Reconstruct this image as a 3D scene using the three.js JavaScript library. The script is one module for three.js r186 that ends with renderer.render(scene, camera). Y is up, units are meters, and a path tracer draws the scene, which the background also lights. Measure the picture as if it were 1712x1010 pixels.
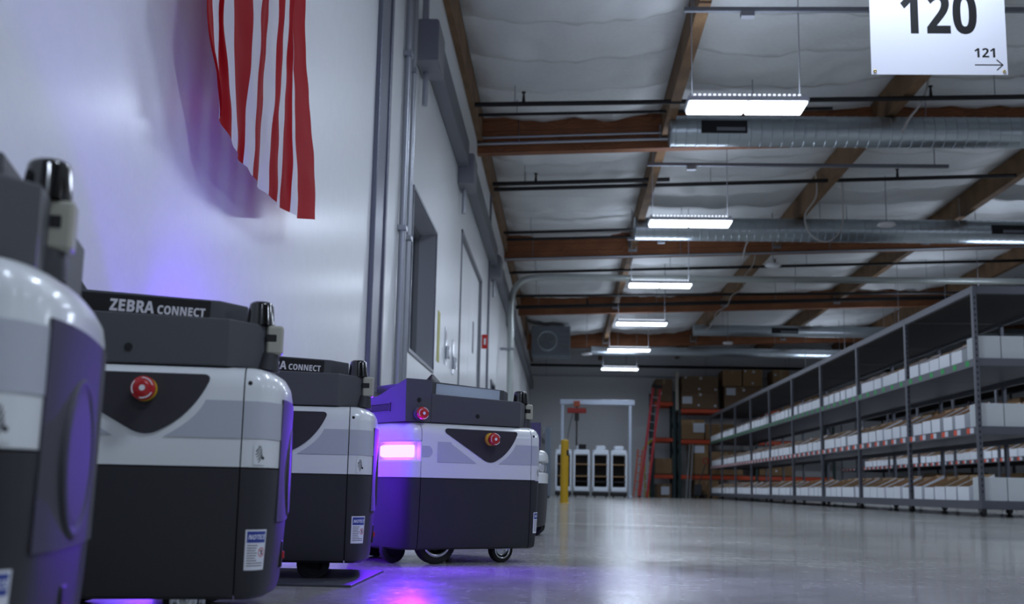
import * as THREE from 'three';
import { RoundedBoxGeometry } from 'three/addons/geometries/RoundedBoxGeometry.js';
import { mergeGeometries, toCreasedNormals } from 'three/addons/utils/BufferGeometryUtils.js';
import { RectAreaLightUniformsLib } from 'three/addons/lights/RectAreaLightUniformsLib.js';
import { ImprovedNoise } from 'three/addons/math/ImprovedNoise.js';

// ---------------------------------------------------------------- camera, light, exposure
const scene = new THREE.Scene();
scene.background = new THREE.Color(0x000000);
const camera = new THREE.PerspectiveCamera(29.21, 1712 / 1010, 0.05, 120);
camera.position.set(0, 0.25, 0);
camera.up.set(-0.0125, 0.9872, 0.1588);
camera.lookAt(-0.0453, 0.25 + 0.1581, -0.9864);
camera.focus = 3.7;
camera.userData.fStop = 5;
const renderer = new THREE.WebGLRenderer({ antialias: true });
renderer.toneMapping = THREE.LinearToneMapping;
renderer.toneMappingExposure = 0.9;
renderer.shadowMap.enabled = true;
RectAreaLightUniformsLib.init();
const LED = 0xdae8ff, LED_POWER = 62, LED_UP = 17;          // ceiling fixtures
const VIOLET = 0x6616ff, VIOLET_POWER = 1500;    // robot light bars
const WALL_X = -1.285, BACK_Z = -45.5;

// ---------------------------------------------------------------- helpers
let seed = 7;
const rnd = () => ((seed = (seed * 16807) % 2147483647) / 2147483647);
const rr = (a, b) => a + (b - a) * rnd();
const noise = new ImprovedNoise();
const used = {};
function numbered(n) { const k = used[n] = (used[n] ?? -1) + 1; return k ? n + '_' + String(k).padStart(3, '0') : n; }
function mesh(name, geo, m) { const o = new THREE.Mesh(geo, m); o.name = name; o.castShadow = o.receiveShadow = true; return o; }
function part(name, geo, m, parent, label) { const o = mesh(name, geo, m); parent.add(o); if (label) o.userData.label = label; return o; }
function tag(o, label, category, group) { o.userData.label = label; o.userData.category = category; if (group) o.userData.group = group; return o; }
function thing(name, label, category, p = [0, 0, 0], turn = 0, group) {
  const o = new THREE.Group(); o.name = numbered(name); o.position.set(...p); o.rotation.y = turn; scene.add(o);
  return tag(o, label, category, group);
}
function single(name, geo, m, label, category, group) { const o = mesh(numbered(name), geo, m); scene.add(o); return tag(o, label, category, group); }
function struct(name, geo, m) { const o = geo ? mesh(name, geo, m) : new THREE.Group(); o.name = name; o.userData.kind = 'structure'; scene.add(o); return o; }
function dup(src, p, turn, label, group) {
  const r = src.clone(); r.name = numbered(src.name.replace(/_\d{3}$/, '')); r.position.set(...p); r.rotation.y = turn; scene.add(r);
  if (label) r.userData.label = label; if (group) r.userData.group = group; return r;
}
const box = (x0, x1, y0, y1, z0, z1) => { const g = new THREE.BoxGeometry(Math.abs(x1 - x0), Math.abs(y1 - y0), Math.abs(z1 - z0)); g.translate((x0 + x1) / 2, (y0 + y1) / 2, (z0 + z1) / 2); return g; };
const rbox = (x0, x1, y0, y1, z0, z1, r = 0.01) => { const g = new RoundedBoxGeometry(Math.abs(x1 - x0), Math.abs(y1 - y0), Math.abs(z1 - z0), 2, r); g.translate((x0 + x1) / 2, (y0 + y1) / 2, (z0 + z1) / 2); return g; };
const plain = g => { const n = g.index ? g.toNonIndexed() : g.clone(); for (const k of Object.keys(n.attributes)) if (!['position', 'normal', 'uv'].includes(k)) n.deleteAttribute(k); return n; };
const merge = list => mergeGeometries(list.map(plain));
function cyl(a, b, r, r2 = r, seg = 16) {       // a rod from a to b
  const A = new THREE.Vector3(...a), B = new THREE.Vector3(...b), d = B.clone().sub(A), g = new THREE.CylinderGeometry(r2, r, d.length(), seg);
  g.applyQuaternion(new THREE.Quaternion().setFromUnitVectors(new THREE.Vector3(0, 1, 0), d.normalize())); g.translate(...A.add(B).multiplyScalar(0.5).toArray()); return g;
}
const tube = (pts, r, seg = 48, rad = 8) => new THREE.TubeGeometry(new THREE.CatmullRomCurve3(pts.map(p => new THREE.Vector3(...p)), false, 'centripetal'), seg, r, rad);
function meterUV(g, s = 1) {                     // box-projected uv in metres
  const q = g.index ? g.toNonIndexed() : g, p = q.attributes.position, n = q.attributes.normal, uv = new Float32Array(p.count * 2);
  for (let i = 0; i < p.count; i++) {
    const ax = Math.abs(n.getX(i)), ay = Math.abs(n.getY(i)), az = Math.abs(n.getZ(i)), x = p.getX(i), y = p.getY(i), z = p.getZ(i);
    const [u, v] = ay >= ax && ay >= az ? [x, z] : ax >= az ? [z, y] : [x, y];
    uv[2 * i] = u * s; uv[2 * i + 1] = v * s;
  }
  q.setAttribute('uv', new THREE.BufferAttribute(uv, 2)); return q;
}
function tex(n, f, srgb = true) {                // f(u,v) -> [r,g,b] 0..255, tileable noise is left to f
  const d = new Uint8Array(n * n * 4);
  for (let j = 0; j < n; j++) for (let i = 0; i < n; i++) { const c = f(i / n, j / n), k = 4 * (j * n + i); d[k] = c[0]; d[k + 1] = c[1]; d[k + 2] = c[2]; d[k + 3] = 255; }
  const t = new THREE.DataTexture(d, n, n); t.wrapS = t.wrapT = THREE.RepeatWrapping; t.magFilter = THREE.LinearFilter; t.minFilter = THREE.LinearMipmapLinearFilter; t.generateMipmaps = true;
  if (srgb) t.colorSpace = THREE.SRGBColorSpace; t.needsUpdate = true; return t;
}
const TAU = Math.PI * 2;
const tn = (u, v, f, k = 0) => {                 // noise that tiles over 0..1
  const a = noise.noise(u * f, v * f, k), b = noise.noise((u - 1) * f, v * f, k), c = noise.noise(u * f, (v - 1) * f, k), d = noise.noise((u - 1) * f, (v - 1) * f, k);
  return (a * (1 - u) + b * u) * (1 - v) + (c * (1 - u) + d * u) * v;
};
const clamp = v => Math.max(0, Math.min(255, v));
function canvasTex(w, h, draw) { const c = document.createElement('canvas'); c.width = w; c.height = h; draw(c.getContext('2d'), w, h); const t = new THREE.CanvasTexture(c); t.colorSpace = THREE.SRGBColorSpace; t.anisotropy = 4; return t; }
const std = (color, roughness = 0.6, metalness = 0, more = {}) => new THREE.MeshStandardMaterial({ color, roughness, metalness, ...more });
const phys = (color, roughness, more) => new THREE.MeshPhysicalMaterial({ color, roughness, ...more });

// ---------------------------------------------------------------- materials
const floorTex = tex(1024, (u, v) => {
  let n = tn(u, v, 4, 1) * 26 + tn(u, v, 13, 2) * 18 + tn(u, v, 47, 3) * 14 + tn(u, v, 190, 4) * 22;
  const spot = tn(u, v, 90, 9) > 0.42 ? -14 : 0;
  return [clamp(164 + n + spot), clamp(163 + n + spot), clamp(156 + n + spot)];
});
const floorRough = tex(1024, (u, v) => { const n = 58 + tn(u, v, 5, 11) * 22 + tn(u, v, 33, 12) * 14 + Math.max(0, tn(u, v, 150, 13)) * 26; return [n, n, n].map(clamp); }, false);
const M = {};
M.floor = phys(0xffffff, 1, { map: floorTex, roughnessMap: floorRough, clearcoat: 0.35, clearcoatRoughness: 0.08, bumpMap: floorRough, bumpScale: 0.00003 });
const paintTex = tex(512, (u, v) => { const n = tn(u, v, 3, 5) * 5 + tn(u, v, 40, 6) * 4 + tn(u, v, 160, 7) * 3; return [clamp(226 + n), clamp(229 + n), clamp(231 + n)]; });
M.wall = phys(0xffffff, 0.42, { map: paintTex, clearcoat: 0.25, clearcoatRoughness: 0.22 });
M.trim = std(0x70737e, 0.35, 0.6);
M.greyBox = std(0x84868c, 0.5, 0.15);
M.wireway = std(0x777a82, 0.5, 0.2);
M.galv = std(0xb3bcc2, 0.32, 0.85, { roughnessMap: null });
M.conduit = std(0xa9adb4, 0.35, 0.8);
M.black = std(0x0b0b0d, 0.5);
M.pipe = std(0x120f10, 0.55, 0.2);
const woodTex = tex(512, (u, v) => {
  const g = tn(u, v, 4, 21) * 0.6 + Math.sin((v * 26 + tn(u, v, 6, 22) * 3) * TAU) * 0.18 + tn(u, Math.min(0.999, v), 120, 23) * 0.3;
  const lam = (v * 8) % 1 < 0.05 ? -30 : 0;
  return [clamp(130 + g * 46 + lam), clamp(80 + g * 38 + lam), clamp(47 + g * 26 + lam)];
});
M.beam = std(0xffffff, 0.65, 0, { map: woodTex });
const woodTexB = tex(256, (u, v) => { const g = tn(u, v, 5, 31) * 0.7 + tn(u, v, 60, 32) * 0.5; return [clamp(112 + g * 44), clamp(84 + g * 38), clamp(56 + g * 30)]; });
M.purlin = std(0xffffff, 0.75, 0, { map: woodTexB });
const sheetTex = tex(256, (u, v) => { const n = tn(u, v, 5, 41) * 8 + tn(u, v, 50, 42) * 7; return [clamp(214 + n), clamp(216 + n), clamp(216 + n)]; });
M.sheet = std(0xffffff, 0.5, 0, { map: sheetTex });
M.glass = phys(0x9fb0bd, 0.05, { transmission: 1, thickness: 0, ior: 1.5 });
M.rackSteel = std(0x5a5c64, 0.45, 0.4);
M.rackDark = std(0x45474d, 0.55, 0.3);
M.deck = std(0x2e2c2b, 0.8);
M.slot = std(0x16171a, 0.8);
// robots
const grainTex = tex(256, (u, v) => { const n = 128 + tn(u, v, 120, 51) * 70; return [n, n, n].map(clamp); }, false);
M.rWhite = phys(0xdfe3e4, 0.33, { clearcoat: 0.5, clearcoatRoughness: 0.12 });
M.rStripe = phys(0xb8bdc6, 0.35, { clearcoat: 0.4, clearcoatRoughness: 0.15 });
M.rDark = std(0x28282d, 0.55, 0, { bumpMap: grainTex, bumpScale: 0.0002 });
M.rPanel = std(0x3c3a43, 0.75, 0, { bumpMap: grainTex, bumpScale: 0.0002 });
M.rDisc = std(0x403f47, 0.7, 0, { bumpMap: grainTex, bumpScale: 0.0004 });
M.rGrey = std(0x505155, 0.5, 0.1, { bumpMap: grainTex, bumpScale: 0.00015 });
M.rTri = std(0x322f36, 0.45);
M.rBlackGloss = phys(0x050506, 0.15, { clearcoat: 1, clearcoatRoughness: 0.05 });
M.rubber = std(0x141415, 0.75);
M.chrome = std(0xd4d8de, 0.18, 1);
M.beige = std(0xa9a899, 0.5);
M.red = phys(0xb9161c, 0.32, { clearcoat: 0.4, clearcoatRoughness: 0.15 });
M.yellow = std(0xc9a014, 0.45);
M.white = std(0xe8e8ea, 0.5);
M.glow = std(0x8060ff, 0.4, 0, { emissive: 0x9a58ff, emissiveIntensity: 9 });
M.glowOff = phys(0xb9bcc6, 0.3, { clearcoat: 0.5 });

// ================================================================= THE HALL
// floor slabs with saw-cut joints
{
  const f = struct('floor', meterUV(box(WALL_X - 0.3, 16, -0.2, -0.012, BACK_Z - 0.3, 8), 0.25), M.slot);
  const xs = [WALL_X - 0.3, 2.7, 7.4, 12, 16], zs = [8, 2.1, -3.95, -9.9, -15.9, -21.9, -27.9, -33.9, -39.9, BACK_Z - 0.2];
  for (let i = 0; i + 1 < xs.length; i++) for (let j = 0; j + 1 < zs.length; j++)
    part('slab', meterUV(box(xs[i] + 0.002, xs[i + 1] - 0.002, -0.012, 0, zs[j + 1] + 0.002, zs[j] - 0.002), 0.25), M.floor, f);
}
// left wall with a deep window opening and a big door opening
const WT = 0.28, wl0 = WALL_X - WT, wTop = 6.3;
const WIN = { z0: -9.45, z1: -11.25, y0: 1.37, y1: 2.72 }, DOOR = { z0: -14.0, z1: -17.55, y1: 3.4 }, DOOR2 = { z0: -20.3, z1: -21.5, y1: 2.12 };
{
  const g = [box(wl0, WALL_X, 0, wTop, 8, WIN.z0), box(wl0, WALL_X, 0, WIN.y0, WIN.z0, WIN.z1), box(wl0, WALL_X, WIN.y1, wTop, WIN.z0, WIN.z1),
    box(wl0, WALL_X, 0, wTop, WIN.z1, DOOR.z0), box(wl0, WALL_X, DOOR.y1, wTop, DOOR.z0, DOOR.z1), box(wl0, WALL_X, 0, wTop, DOOR.z1, DOOR2.z0),
    box(wl0, WALL_X, DOOR2.y1, wTop, DOOR2.z0, DOOR2.z1), box(wl0, WALL_X, 0, wTop, DOOR2.z1, BACK_Z)];
  struct('wall_left', meterUV(merge(g), 0.3), M.wall);
  const w = struct('window_1');
  const fx = WALL_X - 0.2;
  part('window_frame', merge([box(fx - 0.04, fx + 0.04, WIN.y0, WIN.y0 + 0.05, WIN.z0, WIN.z1), box(fx - 0.04, fx + 0.04, WIN.y1 - 0.05, WIN.y1, WIN.z0, WIN.z1),
    box(fx - 0.04, fx + 0.04, WIN.y0, WIN.y1, WIN.z0, WIN.z0 - 0.05), box(fx - 0.04, fx + 0.04, WIN.y0, WIN.y1, WIN.z1, WIN.z1 + 0.05), box(fx - 0.03, fx + 0.05, WIN.y0, WIN.y1, -10.37, -10.33)]), M.greyBox, w);
  for (const [a, b] of [[WIN.z0 - 0.05, -10.33], [-10.37, WIN.z1 + 0.05]]) part('pane', box(fx - 0.006, fx, WIN.y0 + 0.05, WIN.y1 - 0.05, a, b), M.glass, w);
  part('window_blind', box(fx - 0.03, fx - 0.02, WIN.y0 + 0.02, WIN.y1 - 0.02, WIN.z0 - 0.02, WIN.z1 + 0.02), M.blind ??= std(0xc9ccd2, 0.7), w);
  // thin metal edging proud of the wall around the opening
  const e = 0.03, tp = WALL_X + 0.012;
  part('edging', merge([box(WALL_X, tp, WIN.y0 - e, WIN.y0, WIN.z0 + e, WIN.z1 - e), box(WALL_X, tp, WIN.y1, WIN.y1 + e, WIN.z0 + e, WIN.z1 - e), box(WALL_X, tp, WIN.y0, WIN.y1, WIN.z0 + e, WIN.z0), box(WALL_X, tp, WIN.y0, WIN.y1, WIN.z1, WIN.z1 - e)]), M.trim, w);
  part('reveal', merge([box(wl0, WALL_X, WIN.y0, WIN.y1, WIN.z1, WIN.z1 + 0.008), box(wl0, WALL_X, WIN.y1 - 0.008, WIN.y1, WIN.z0, WIN.z1)]), M.reveal ??= std(0xabadb5, 0.55, 0.1), w);
  const d = struct('door_1');
  for (const [a, b] of [[DOOR.z0 - 0.05, -15.76], [-15.79, DOOR.z1 + 0.05]]) { const l = part('door_leaf', rbox(WALL_X - 0.09, WALL_X - 0.03, 0.01, DOOR.y1 - 0.05, a, b, 0.006), M.wall, d); }
  part('door_frame', merge([box(WALL_X - 0.14, WALL_X + 0.015, 0, DOOR.y1, DOOR.z0, DOOR.z0 - 0.045), box(WALL_X - 0.14, WALL_X + 0.015, 0, DOOR.y1, DOOR.z1, DOOR.z1 + 0.045), box(WALL_X - 0.14, WALL_X + 0.015, DOOR.y1 - 0.045, DOOR.y1, DOOR.z0, DOOR.z1)]), M.greyBox, d);
  part('door_back', box(wl0, WALL_X - 0.16, 0, DOOR.y1, DOOR.z0, DOOR.z1), M.wall, d);
  const d2 = struct('door_2');
  const leaf = part('door_leaf', rbox(WALL_X - 0.1, WALL_X - 0.05, 0.01, DOOR2.y1 - 0.04, DOOR2.z0 - 0.05, DOOR2.z1 + 0.05, 0.005), M.greyBox, d2);
  part('door_handle', cyl([WALL_X - 0.05, 1.02, -21.3], [WALL_X + 0.03, 1.02, -21.3], 0.02), M.chrome, leaf);
  part('door_frame', merge([box(WALL_X - 0.14, WALL_X + 0.02, 0, DOOR2.y1, DOOR2.z0, DOOR2.z0 - 0.045), box(WALL_X - 0.14, WALL_X + 0.02, 0, DOOR2.y1, DOOR2.z1, DOOR2.z1 + 0.045), box(WALL_X - 0.14, WALL_X + 0.02, DOOR2.y1 - 0.045, DOOR2.y1, DOOR2.z0, DOOR2.z1)]), M.trim, d2);
  part('door_back', box(wl0, WALL_X - 0.16, 0, DOOR2.y1, DOOR2.z0, DOOR2.z1), M.wall, d2);
  // steel column cover between the wall bays, a second one further on
  struct('trim_1', merge([rbox(WALL_X, WALL_X + 0.035, 0, 5.4, -7.40, -7.80, 0.008), rbox(WALL_X, WALL_X + 0.05, 0, 5.4, -7.74, -7.80, 0.008)]), M.trim);
  struct('trim_2', rbox(WALL_X, WALL_X + 0.03, 0, 5.3, -19.1, -19.22, 0.008), M.trim);
}
struct('wall_back', meterUV(box(wl0, 16, 0, 6.6, BACK_Z, BACK_Z - 0.3), 0.2), M.wall);
struct('wall_right', box(16, 16.3, 0, 6.8, 8, BACK_Z), M.wall);
struct('wall_front', box(wl0, 16.3, 0, 6.8, 8, 8.3), M.wall);

// roof: deck, sagging insulation sheets, purlins and glulam beams
const SL = 0.036, roofY = (x, y0 = 5.45) => y0 + SL * (x - WALL_X);
const PUR = [-1.22, 1.42, 4.42, 7.5, 10.5, 13.5, 16.1], BEAMS = [0.4, -7.9, -16.2, -24.1, -32, -39.9];
{
  const c = struct('ceiling');
  const dk = box(wl0, 16.3, 0, 0.15, 8.3, BACK_Z - 0.3); dk.applyMatrix4(new THREE.Matrix4().makeShear(SL, 0, 0, 0, 0, 0)); dk.translate(0, roofY(0, 5.66), 0);
  part('roof_deck', dk, M.deck, c);
  const cell = v => {                            // one blanket, 1 x 1 in plan, sagging below its stapled edges
    const nx = 18, nz = 10, p = [], id = [];
    for (let j = 0; j <= nz; j++) for (let i = 0; i <= nx; i++) {
      const u = i / nx, w = j / nz, ex = Math.pow(Math.sin(Math.PI * Math.min(1, Math.max(0, u))), 0.45), ez = Math.pow(Math.sin(Math.PI * Math.pow(w, 0.5)), 0.6);
      const wr = noise.noise(u * 5 + v * 9, w * 2.2, v * 3.3) * 0.06 + noise.noise(u * 16 + v, w * 5, v * 7.7) * 0.04;
      const tuck = Math.pow(Math.abs(2 * u - 1), 8) * Math.sin((w * 5 + v) * TAU) * 0.02;
      p.push(u - 0.5, -0.15 * ex * ez + (wr * ex + tuck) * (0.06 + ez), w - 0.5);
    }
    for (let j = 0; j < nz; j++) for (let i = 0; i < nx; i++) { const a = j * (nx + 1) + i, b = a + 1, d = a + nx + 1, e = d + 1; id.push(a, b, d, b, e, d); }
    const g = new THREE.BufferGeometry(); g.setAttribute('position', new THREE.Float32BufferAttribute(p, 3));
    const uv = []; for (let i = 0; i < p.length; i += 3) uv.push(p[i] + 0.5 + v * 0.37, p[i + 2] * 0.5 + v * 0.2); g.setAttribute('uv', new THREE.Float32BufferAttribute(uv, 2));
    g.setIndex(id); g.computeVertexNormals(); return g;
  };
  const cells = [0, 1, 2, 3, 4].map(cell), ends = [8, ...BEAMS, BACK_Z];
  for (let b = 0; b + 1 < PUR.length; b++) for (let e = 0, k = 0; e + 1 < ends.length; e++) {
    const n = Math.round((ends[e] - ends[e + 1]) / 1.18), pitch = (ends[e] - ends[e + 1]) / n, w = PUR[b + 1] - PUR[b];
    for (let q = 0; q < n; q++, k++) {
      const o = part('insulation_sheet', cells[(b * 3 + k * 2 + (k * k) % 5) % 5], M.sheet, c);
      o.position.set((PUR[b] + PUR[b + 1]) / 2, roofY((PUR[b] + PUR[b + 1]) / 2, 5.60), ends[e] - (q + 0.5) * pitch); o.scale.set(k % 2 ? w : -w, 1.2, pitch); o.rotation.z = Math.atan(SL);
    }
  }
  PUR.slice(0, 6).forEach((x, i) => {
    const hw = i ? 0.065 : 0.035, xc = i ? x : WALL_X + 0.037;
    const g = meterUV(box(xc - hw, xc + hw, roofY(x, 5.16), roofY(x, 5.56), 8, BACK_Z), 0.5);
    part(i ? 'purlin' : 'ledger', g, M.purlin, c);
  });
  for (const z of BEAMS) {
    const g = box(WALL_X, 16, 0, 0.52, z - 0.09, z + 0.09); meterUV(g, 1);
    const q = meterUV(g, 0.8); q.applyMatrix4(new THREE.Matrix4().makeShear(SL, 0, 0, 0, 0, 0)); q.translate(0, roofY(0, 5.0), 0);
    part('glulam_beam', q, M.beam, c);
    for (const x of PUR.slice(1, 5)) part('joist_hanger', box(x - 0.09, x + 0.09, roofY(x, 5.1), roofY(x, 5.34), z + 0.09, z + 0.1), M.conduit, c);
  }
}

// ceiling light fixtures
const fixtureLabels = ['nearest the hanging aisle sign', 'second beyond the hanging aisle sign', 'third beyond the hanging aisle sign', 'fourth beyond the hanging aisle sign', 'next to last before the back wall', 'last before the back wall'];
function fixture(x, z, label, group) {
  const y = x > 5 ? 4.0 : 4.12, t = thing('ceiling_light', label, 'light', [x, y, z], 0, group);
  const fins = [rbox(-0.61, 0.61, 0.03, 0.085, -0.19, 0.19, 0.012)];
  for (let i = 0; i < 24; i++) fins.push(box(-0.585 + i * 0.05, -0.565 + i * 0.05, 0.085, 0.12, -0.15, 0.15));
  part('housing', merge(fins), M.fixture ??= std(0xd8dde4, 0.4, 0.2), t);
  for (const s of [-1, 1]) part('led_panel', rbox(s * 0.3 - 0.29, s * 0.3 + 0.29, 0.0, 0.035, -0.185, 0.185, 0.016), M.led ??= std(0xffffff, 0.4, 0, { emissive: 0xeaf2ff, emissiveIntensity: 7 }), t);
  for (const s of [-1, 1]) part('hanging_wire', cyl([s * 0.55, 0.1, 0], [s * 0.55, roofY(x + s * 0.55, 5.62) - y, 0], 0.006, 0.006, 6), M.greyBox, t);
  const vents = []; for (const s of [-1, 1]) for (let i = 0; i < 22; i++) vents.push(box(-0.55 + i * 0.05, -0.523 + i * 0.05, 0.09, 0.112, s * 0.15, s * 0.156));
  part('uplight_vents', merge(vents), M.ledSoft ??= std(0xffffff, 0.4, 0, { emissive: 0xe4eeff, emissiveIntensity: 1.6 }), t).userData.kind = 'stuff';
  const up = new THREE.RectAreaLight(LED, LED_UP, 1.1, 0.3); up.position.set(x, y + 0.128, z); up.rotation.x = Math.PI / 2; up.castShadow = true; up.name = numbered('ceiling_light_uplight'); scene.add(up);
  const l = new THREE.RectAreaLight(LED, LED_POWER, 1.16, 0.36); l.position.set(x, y - 0.012, z); l.rotation.x = -Math.PI / 2; l.castShadow = true; l.name = numbered('ceiling_light_glow'); scene.add(l);
  return t;
}
for (let i = -3; i < 6; i++) fixture(1.83, -11.5 - 5.28 * i, i >= 0 ? 'bright LED bar light hanging over the aisle, ' + fixtureLabels[i] : 'bright LED bar light hanging over the aisle before the sign', 'lights over the aisle');
for (let i = -2; i < 6; i++) fixture(8.4, -11.5 - 5.28 * i, 'bright LED bar light hanging behind the long shelving rack', 'lights behind the shelving rack');

// ================================================================= ROBOTS
const HL = 0.22, AX = 0.074, BZ = 0.26, EN = 2.7;
const ring = (() => {                            // plan outline, clockwise seen from above, starting mid +z side
  const quarter = []; for (let i = 0; i <= 20; i++) { const t = Math.PI / 2 * (1 - i / 20); quarter.push([HL + AX * Math.pow(Math.cos(t), 2 / EN), BZ * Math.pow(Math.sin(t), 2 / EN)]); }
  quarter[0] = [HL, BZ]; quarter[20] = [HL + AX, 0];
  const half = [...quarter, ...quarter.slice(0, 20).reverse().map(([x, z]) => [x, -z])];     // +z side, front, -z side
  const all = [[0, BZ], ...half, ...half.map(([x, z]) => [-x, -z]), [0, BZ]];
  let s = 0; const out = [];
  all.forEach((p, i) => { if (i) s += Math.hypot(p[0] - all[i - 1][0], p[1] - all[i - 1][1]); out.push({ s, x: p[0], z: p[1] }); });
  out.forEach((o, i) => { const a = out[i ? i - 1 : out.length - 2], b = out[i + 1 < out.length ? i + 1 : 1]; const dx = b.x - a.x, dz = b.z - a.z, l = Math.hypot(dx, dz); o.nx = -dz / l; o.nz = dx / l; });
  return out;
})();
const S = ring[ring.length - 1].s, SEAM = 0.215, FRONT = ring[21].s, REAR = FRONT + S / 2;
function at(s) {
  s = ((s % S) + S) % S; let i = 1; while (ring[i].s < s) i++;
  const a = ring[i - 1], b = ring[i], t = (s - a.s) / (b.s - a.s || 1), q = k => a[k] + (b[k] - a[k]) * t, l = Math.hypot(q('nx'), q('nz'));
  return { x: q('x'), z: q('z'), nx: q('nx') / l, nz: q('nz') / l };
}
function stations(s0, s1) { const out = [s0]; for (let k = -1; k < 3; k++) for (const r of ring) { const s = r.s + k * S; if (s > s0 + 1e-4 && s < s1 - 1e-4 && s - out[out.length - 1] > 1e-4) out.push(s); } out.push(s1); return out; }
function shell(s0, s1, outer, th = 0.005) {      // solid strip along the outline; outer = [[inset, y], ...] from bottom to top
  const prof = [...outer, ...outer.slice().reverse().map(([i, y]) => [i + th, y])], st = stations(s0, s1), n = prof.length, p = [], id = [];
  for (const s of st) { const o = at(s); for (const [i, y] of prof) p.push(o.x - o.nx * i, y, o.z - o.nz * i); }
  for (let k = 0; k + 1 < st.length; k++) for (let j = 0; j < n; j++) { const a = k * n + j, b = k * n + (j + 1) % n, c = a + n, d = b + n; id.push(a, c, b, b, c, d); }
  const m = outer.length;
  for (const [base, flip] of [[0, 0], [(st.length - 1) * n, 1]]) for (let j = 0; j + 1 < m; j++) { const a = base + j, b = base + j + 1, c = base + n - 1 - j, d = base + n - 2 - j; id.push(...(flip ? [a, c, b, b, c, d] : [a, b, c, b, d, c])); }
  const g = new THREE.BufferGeometry(); g.setAttribute('position', new THREE.Float32BufferAttribute(p, 3)); g.setIndex(id);
  const uv = []; for (let i = 0; i < p.length; i += 3) uv.push(p[i] * 4 + p[i + 2] * 4, p[i + 1] * 4); g.setAttribute('uv', new THREE.Float32BufferAttribute(uv, 2));
  return toCreasedNormals(g, 0.5);
}
function patch(s0, s1, y0, y1, off, insetAt = () => 0, th = 0.0012) {   // decal-like plate following the outline, uv 0..1
  const st = []; for (let k = 0; k <= 14; k++) st.push(s0 + (s1 - s0) * k / 14);
  const p = [], uv = [], id = [];
  st.forEach((s, k) => { const o = at(s); for (const [y, v] of [[y0, 0], [y1, 1]]) for (const e of [off, off - th]) { const i = insetAt(y) - e; p.push(o.x - o.nx * i, y, o.z - o.nz * i); uv.push(k / 14, v); } });
  for (let k = 0; k < 14; k++) { const a = k * 4, c = a + 4; id.push(a, c, a + 2, a + 2, c, c + 2, a + 2, c + 2, a + 3, a + 3, c + 2, c + 3, a, a + 1, c, c, a + 1, c + 1); }
  id.push(0, 2, 1, 1, 2, 3, 56, 57, 58, 57, 59, 58);
  const g = new THREE.BufferGeometry(); g.setAttribute('position', new THREE.Float32BufferAttribute(p, 3)); g.setAttribute('uv', new THREE.Float32BufferAttribute(uv, 2)); g.setIndex(id); return toCreasedNormals(g, 0.5);
}
const darkIn = y => y < 0.275 ? 0.010 * Math.pow((0.275 - y) / 0.23, 1.5) : 0;
const darkProf = [[0.022, 0.047], [0.0125, 0.053], [0.0095, 0.065], [darkIn(0.13), 0.13], [darkIn(0.2), 0.2], [0, 0.274]];
const whiteTop = [[0, 0.415], [0.003, 0.431], [0.011, 0.444], [0.024, 0.452], [0.036, 0.455]];
const whiteProf = [[0.001, 0.2765], ...whiteTop];
function plateXY(shape, depth, bevel = 0.001) { const g = new THREE.ExtrudeGeometry(shape, { depth, bevelEnabled: true, bevelThickness: bevel, bevelSize: bevel, bevelSegments: 1, curveSegments: 12 }); return g; }
function prismXZ(pts, y0, y1, slope = 0, bevel = 0.003) {                // plan polygon [x,z] extruded up; top tilts by slope along x
  const sh = new THREE.Shape(pts.map(([x, z]) => new THREE.Vector2(x, -z)));
  const g = new THREE.ExtrudeGeometry(sh, { depth: y1 - y0 - 2 * bevel, bevelEnabled: true, bevelThickness: bevel, bevelSize: 0.002, bevelSegments: 2 });
  g.rotateX(-Math.PI / 2); g.translate(0, y0 + bevel, 0);
  if (slope) { const p = g.attributes.position; for (let i = 0; i < p.count; i++) if (p.getY(i) > (y0 + y1) / 2) p.setY(i, p.getY(i) + slope * p.getX(i)); g.computeVertexNormals(); }
  return g;
}
const FONT = 'sans-serif';
const signTex = canvasTex(1024, 160, (c, w, h) => {
  c.fillStyle = '#0d0a0c'; c.fillRect(0, 0, w, h); c.fillStyle = '#e6e3e8'; c.textBaseline = 'alphabetic';
  const put = (t, size, x, wid) => { c.save(); c.font = 'bold ' + size + 'px ' + FONT; const k = wid / c.measureText(t).width; c.translate(x, 124); c.scale(k, 1); c.fillText(t, 0, 0); c.strokeStyle = '#e6e3e8'; c.lineWidth = size * 0.035; c.strokeText(t, 0, 0); c.restore(); };
  put('ZEBRA', 122, 300, 318); put('CONNECT', 88, 640, 350);
});
const noticeTex = canvasTex(256, 384, (c, w, h) => {
  c.fillStyle = '#dcdfe6'; c.fillRect(0, 0, w, h); c.fillStyle = '#2b3f93'; c.fillRect(16, 16, w - 32, 108);
  c.fillStyle = '#e8ebf2'; c.font = 'italic bold 62px ' + FONT; c.textAlign = 'center'; c.save(); c.translate(w / 2, 92); c.scale(208 / c.measureText('NOTICE').width, 1); c.fillText('NOTICE', 0, 0); c.restore();
  c.strokeStyle = '#3a3d45'; c.lineWidth = 8;
  for (let i = 0; i < 9; i++) { c.beginPath(); c.moveTo(22, 150 + i * 24); c.lineTo(i > 6 ? 220 : 138 - (i % 3) * 10, 150 + i * 24); c.stroke(); }
  c.strokeStyle = '#b5232b'; c.lineWidth = 9; c.beginPath(); c.arc(196, 216, 40, 0, TAU); c.stroke(); c.beginPath(); c.moveTo(168, 188); c.lineTo(224, 244); c.stroke();
  c.fillStyle = '#22242a'; c.beginPath(); c.arc(200, 204, 13, 0, TAU); c.fill(); c.fillRect(188, 214, 22, 26);
});
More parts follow.
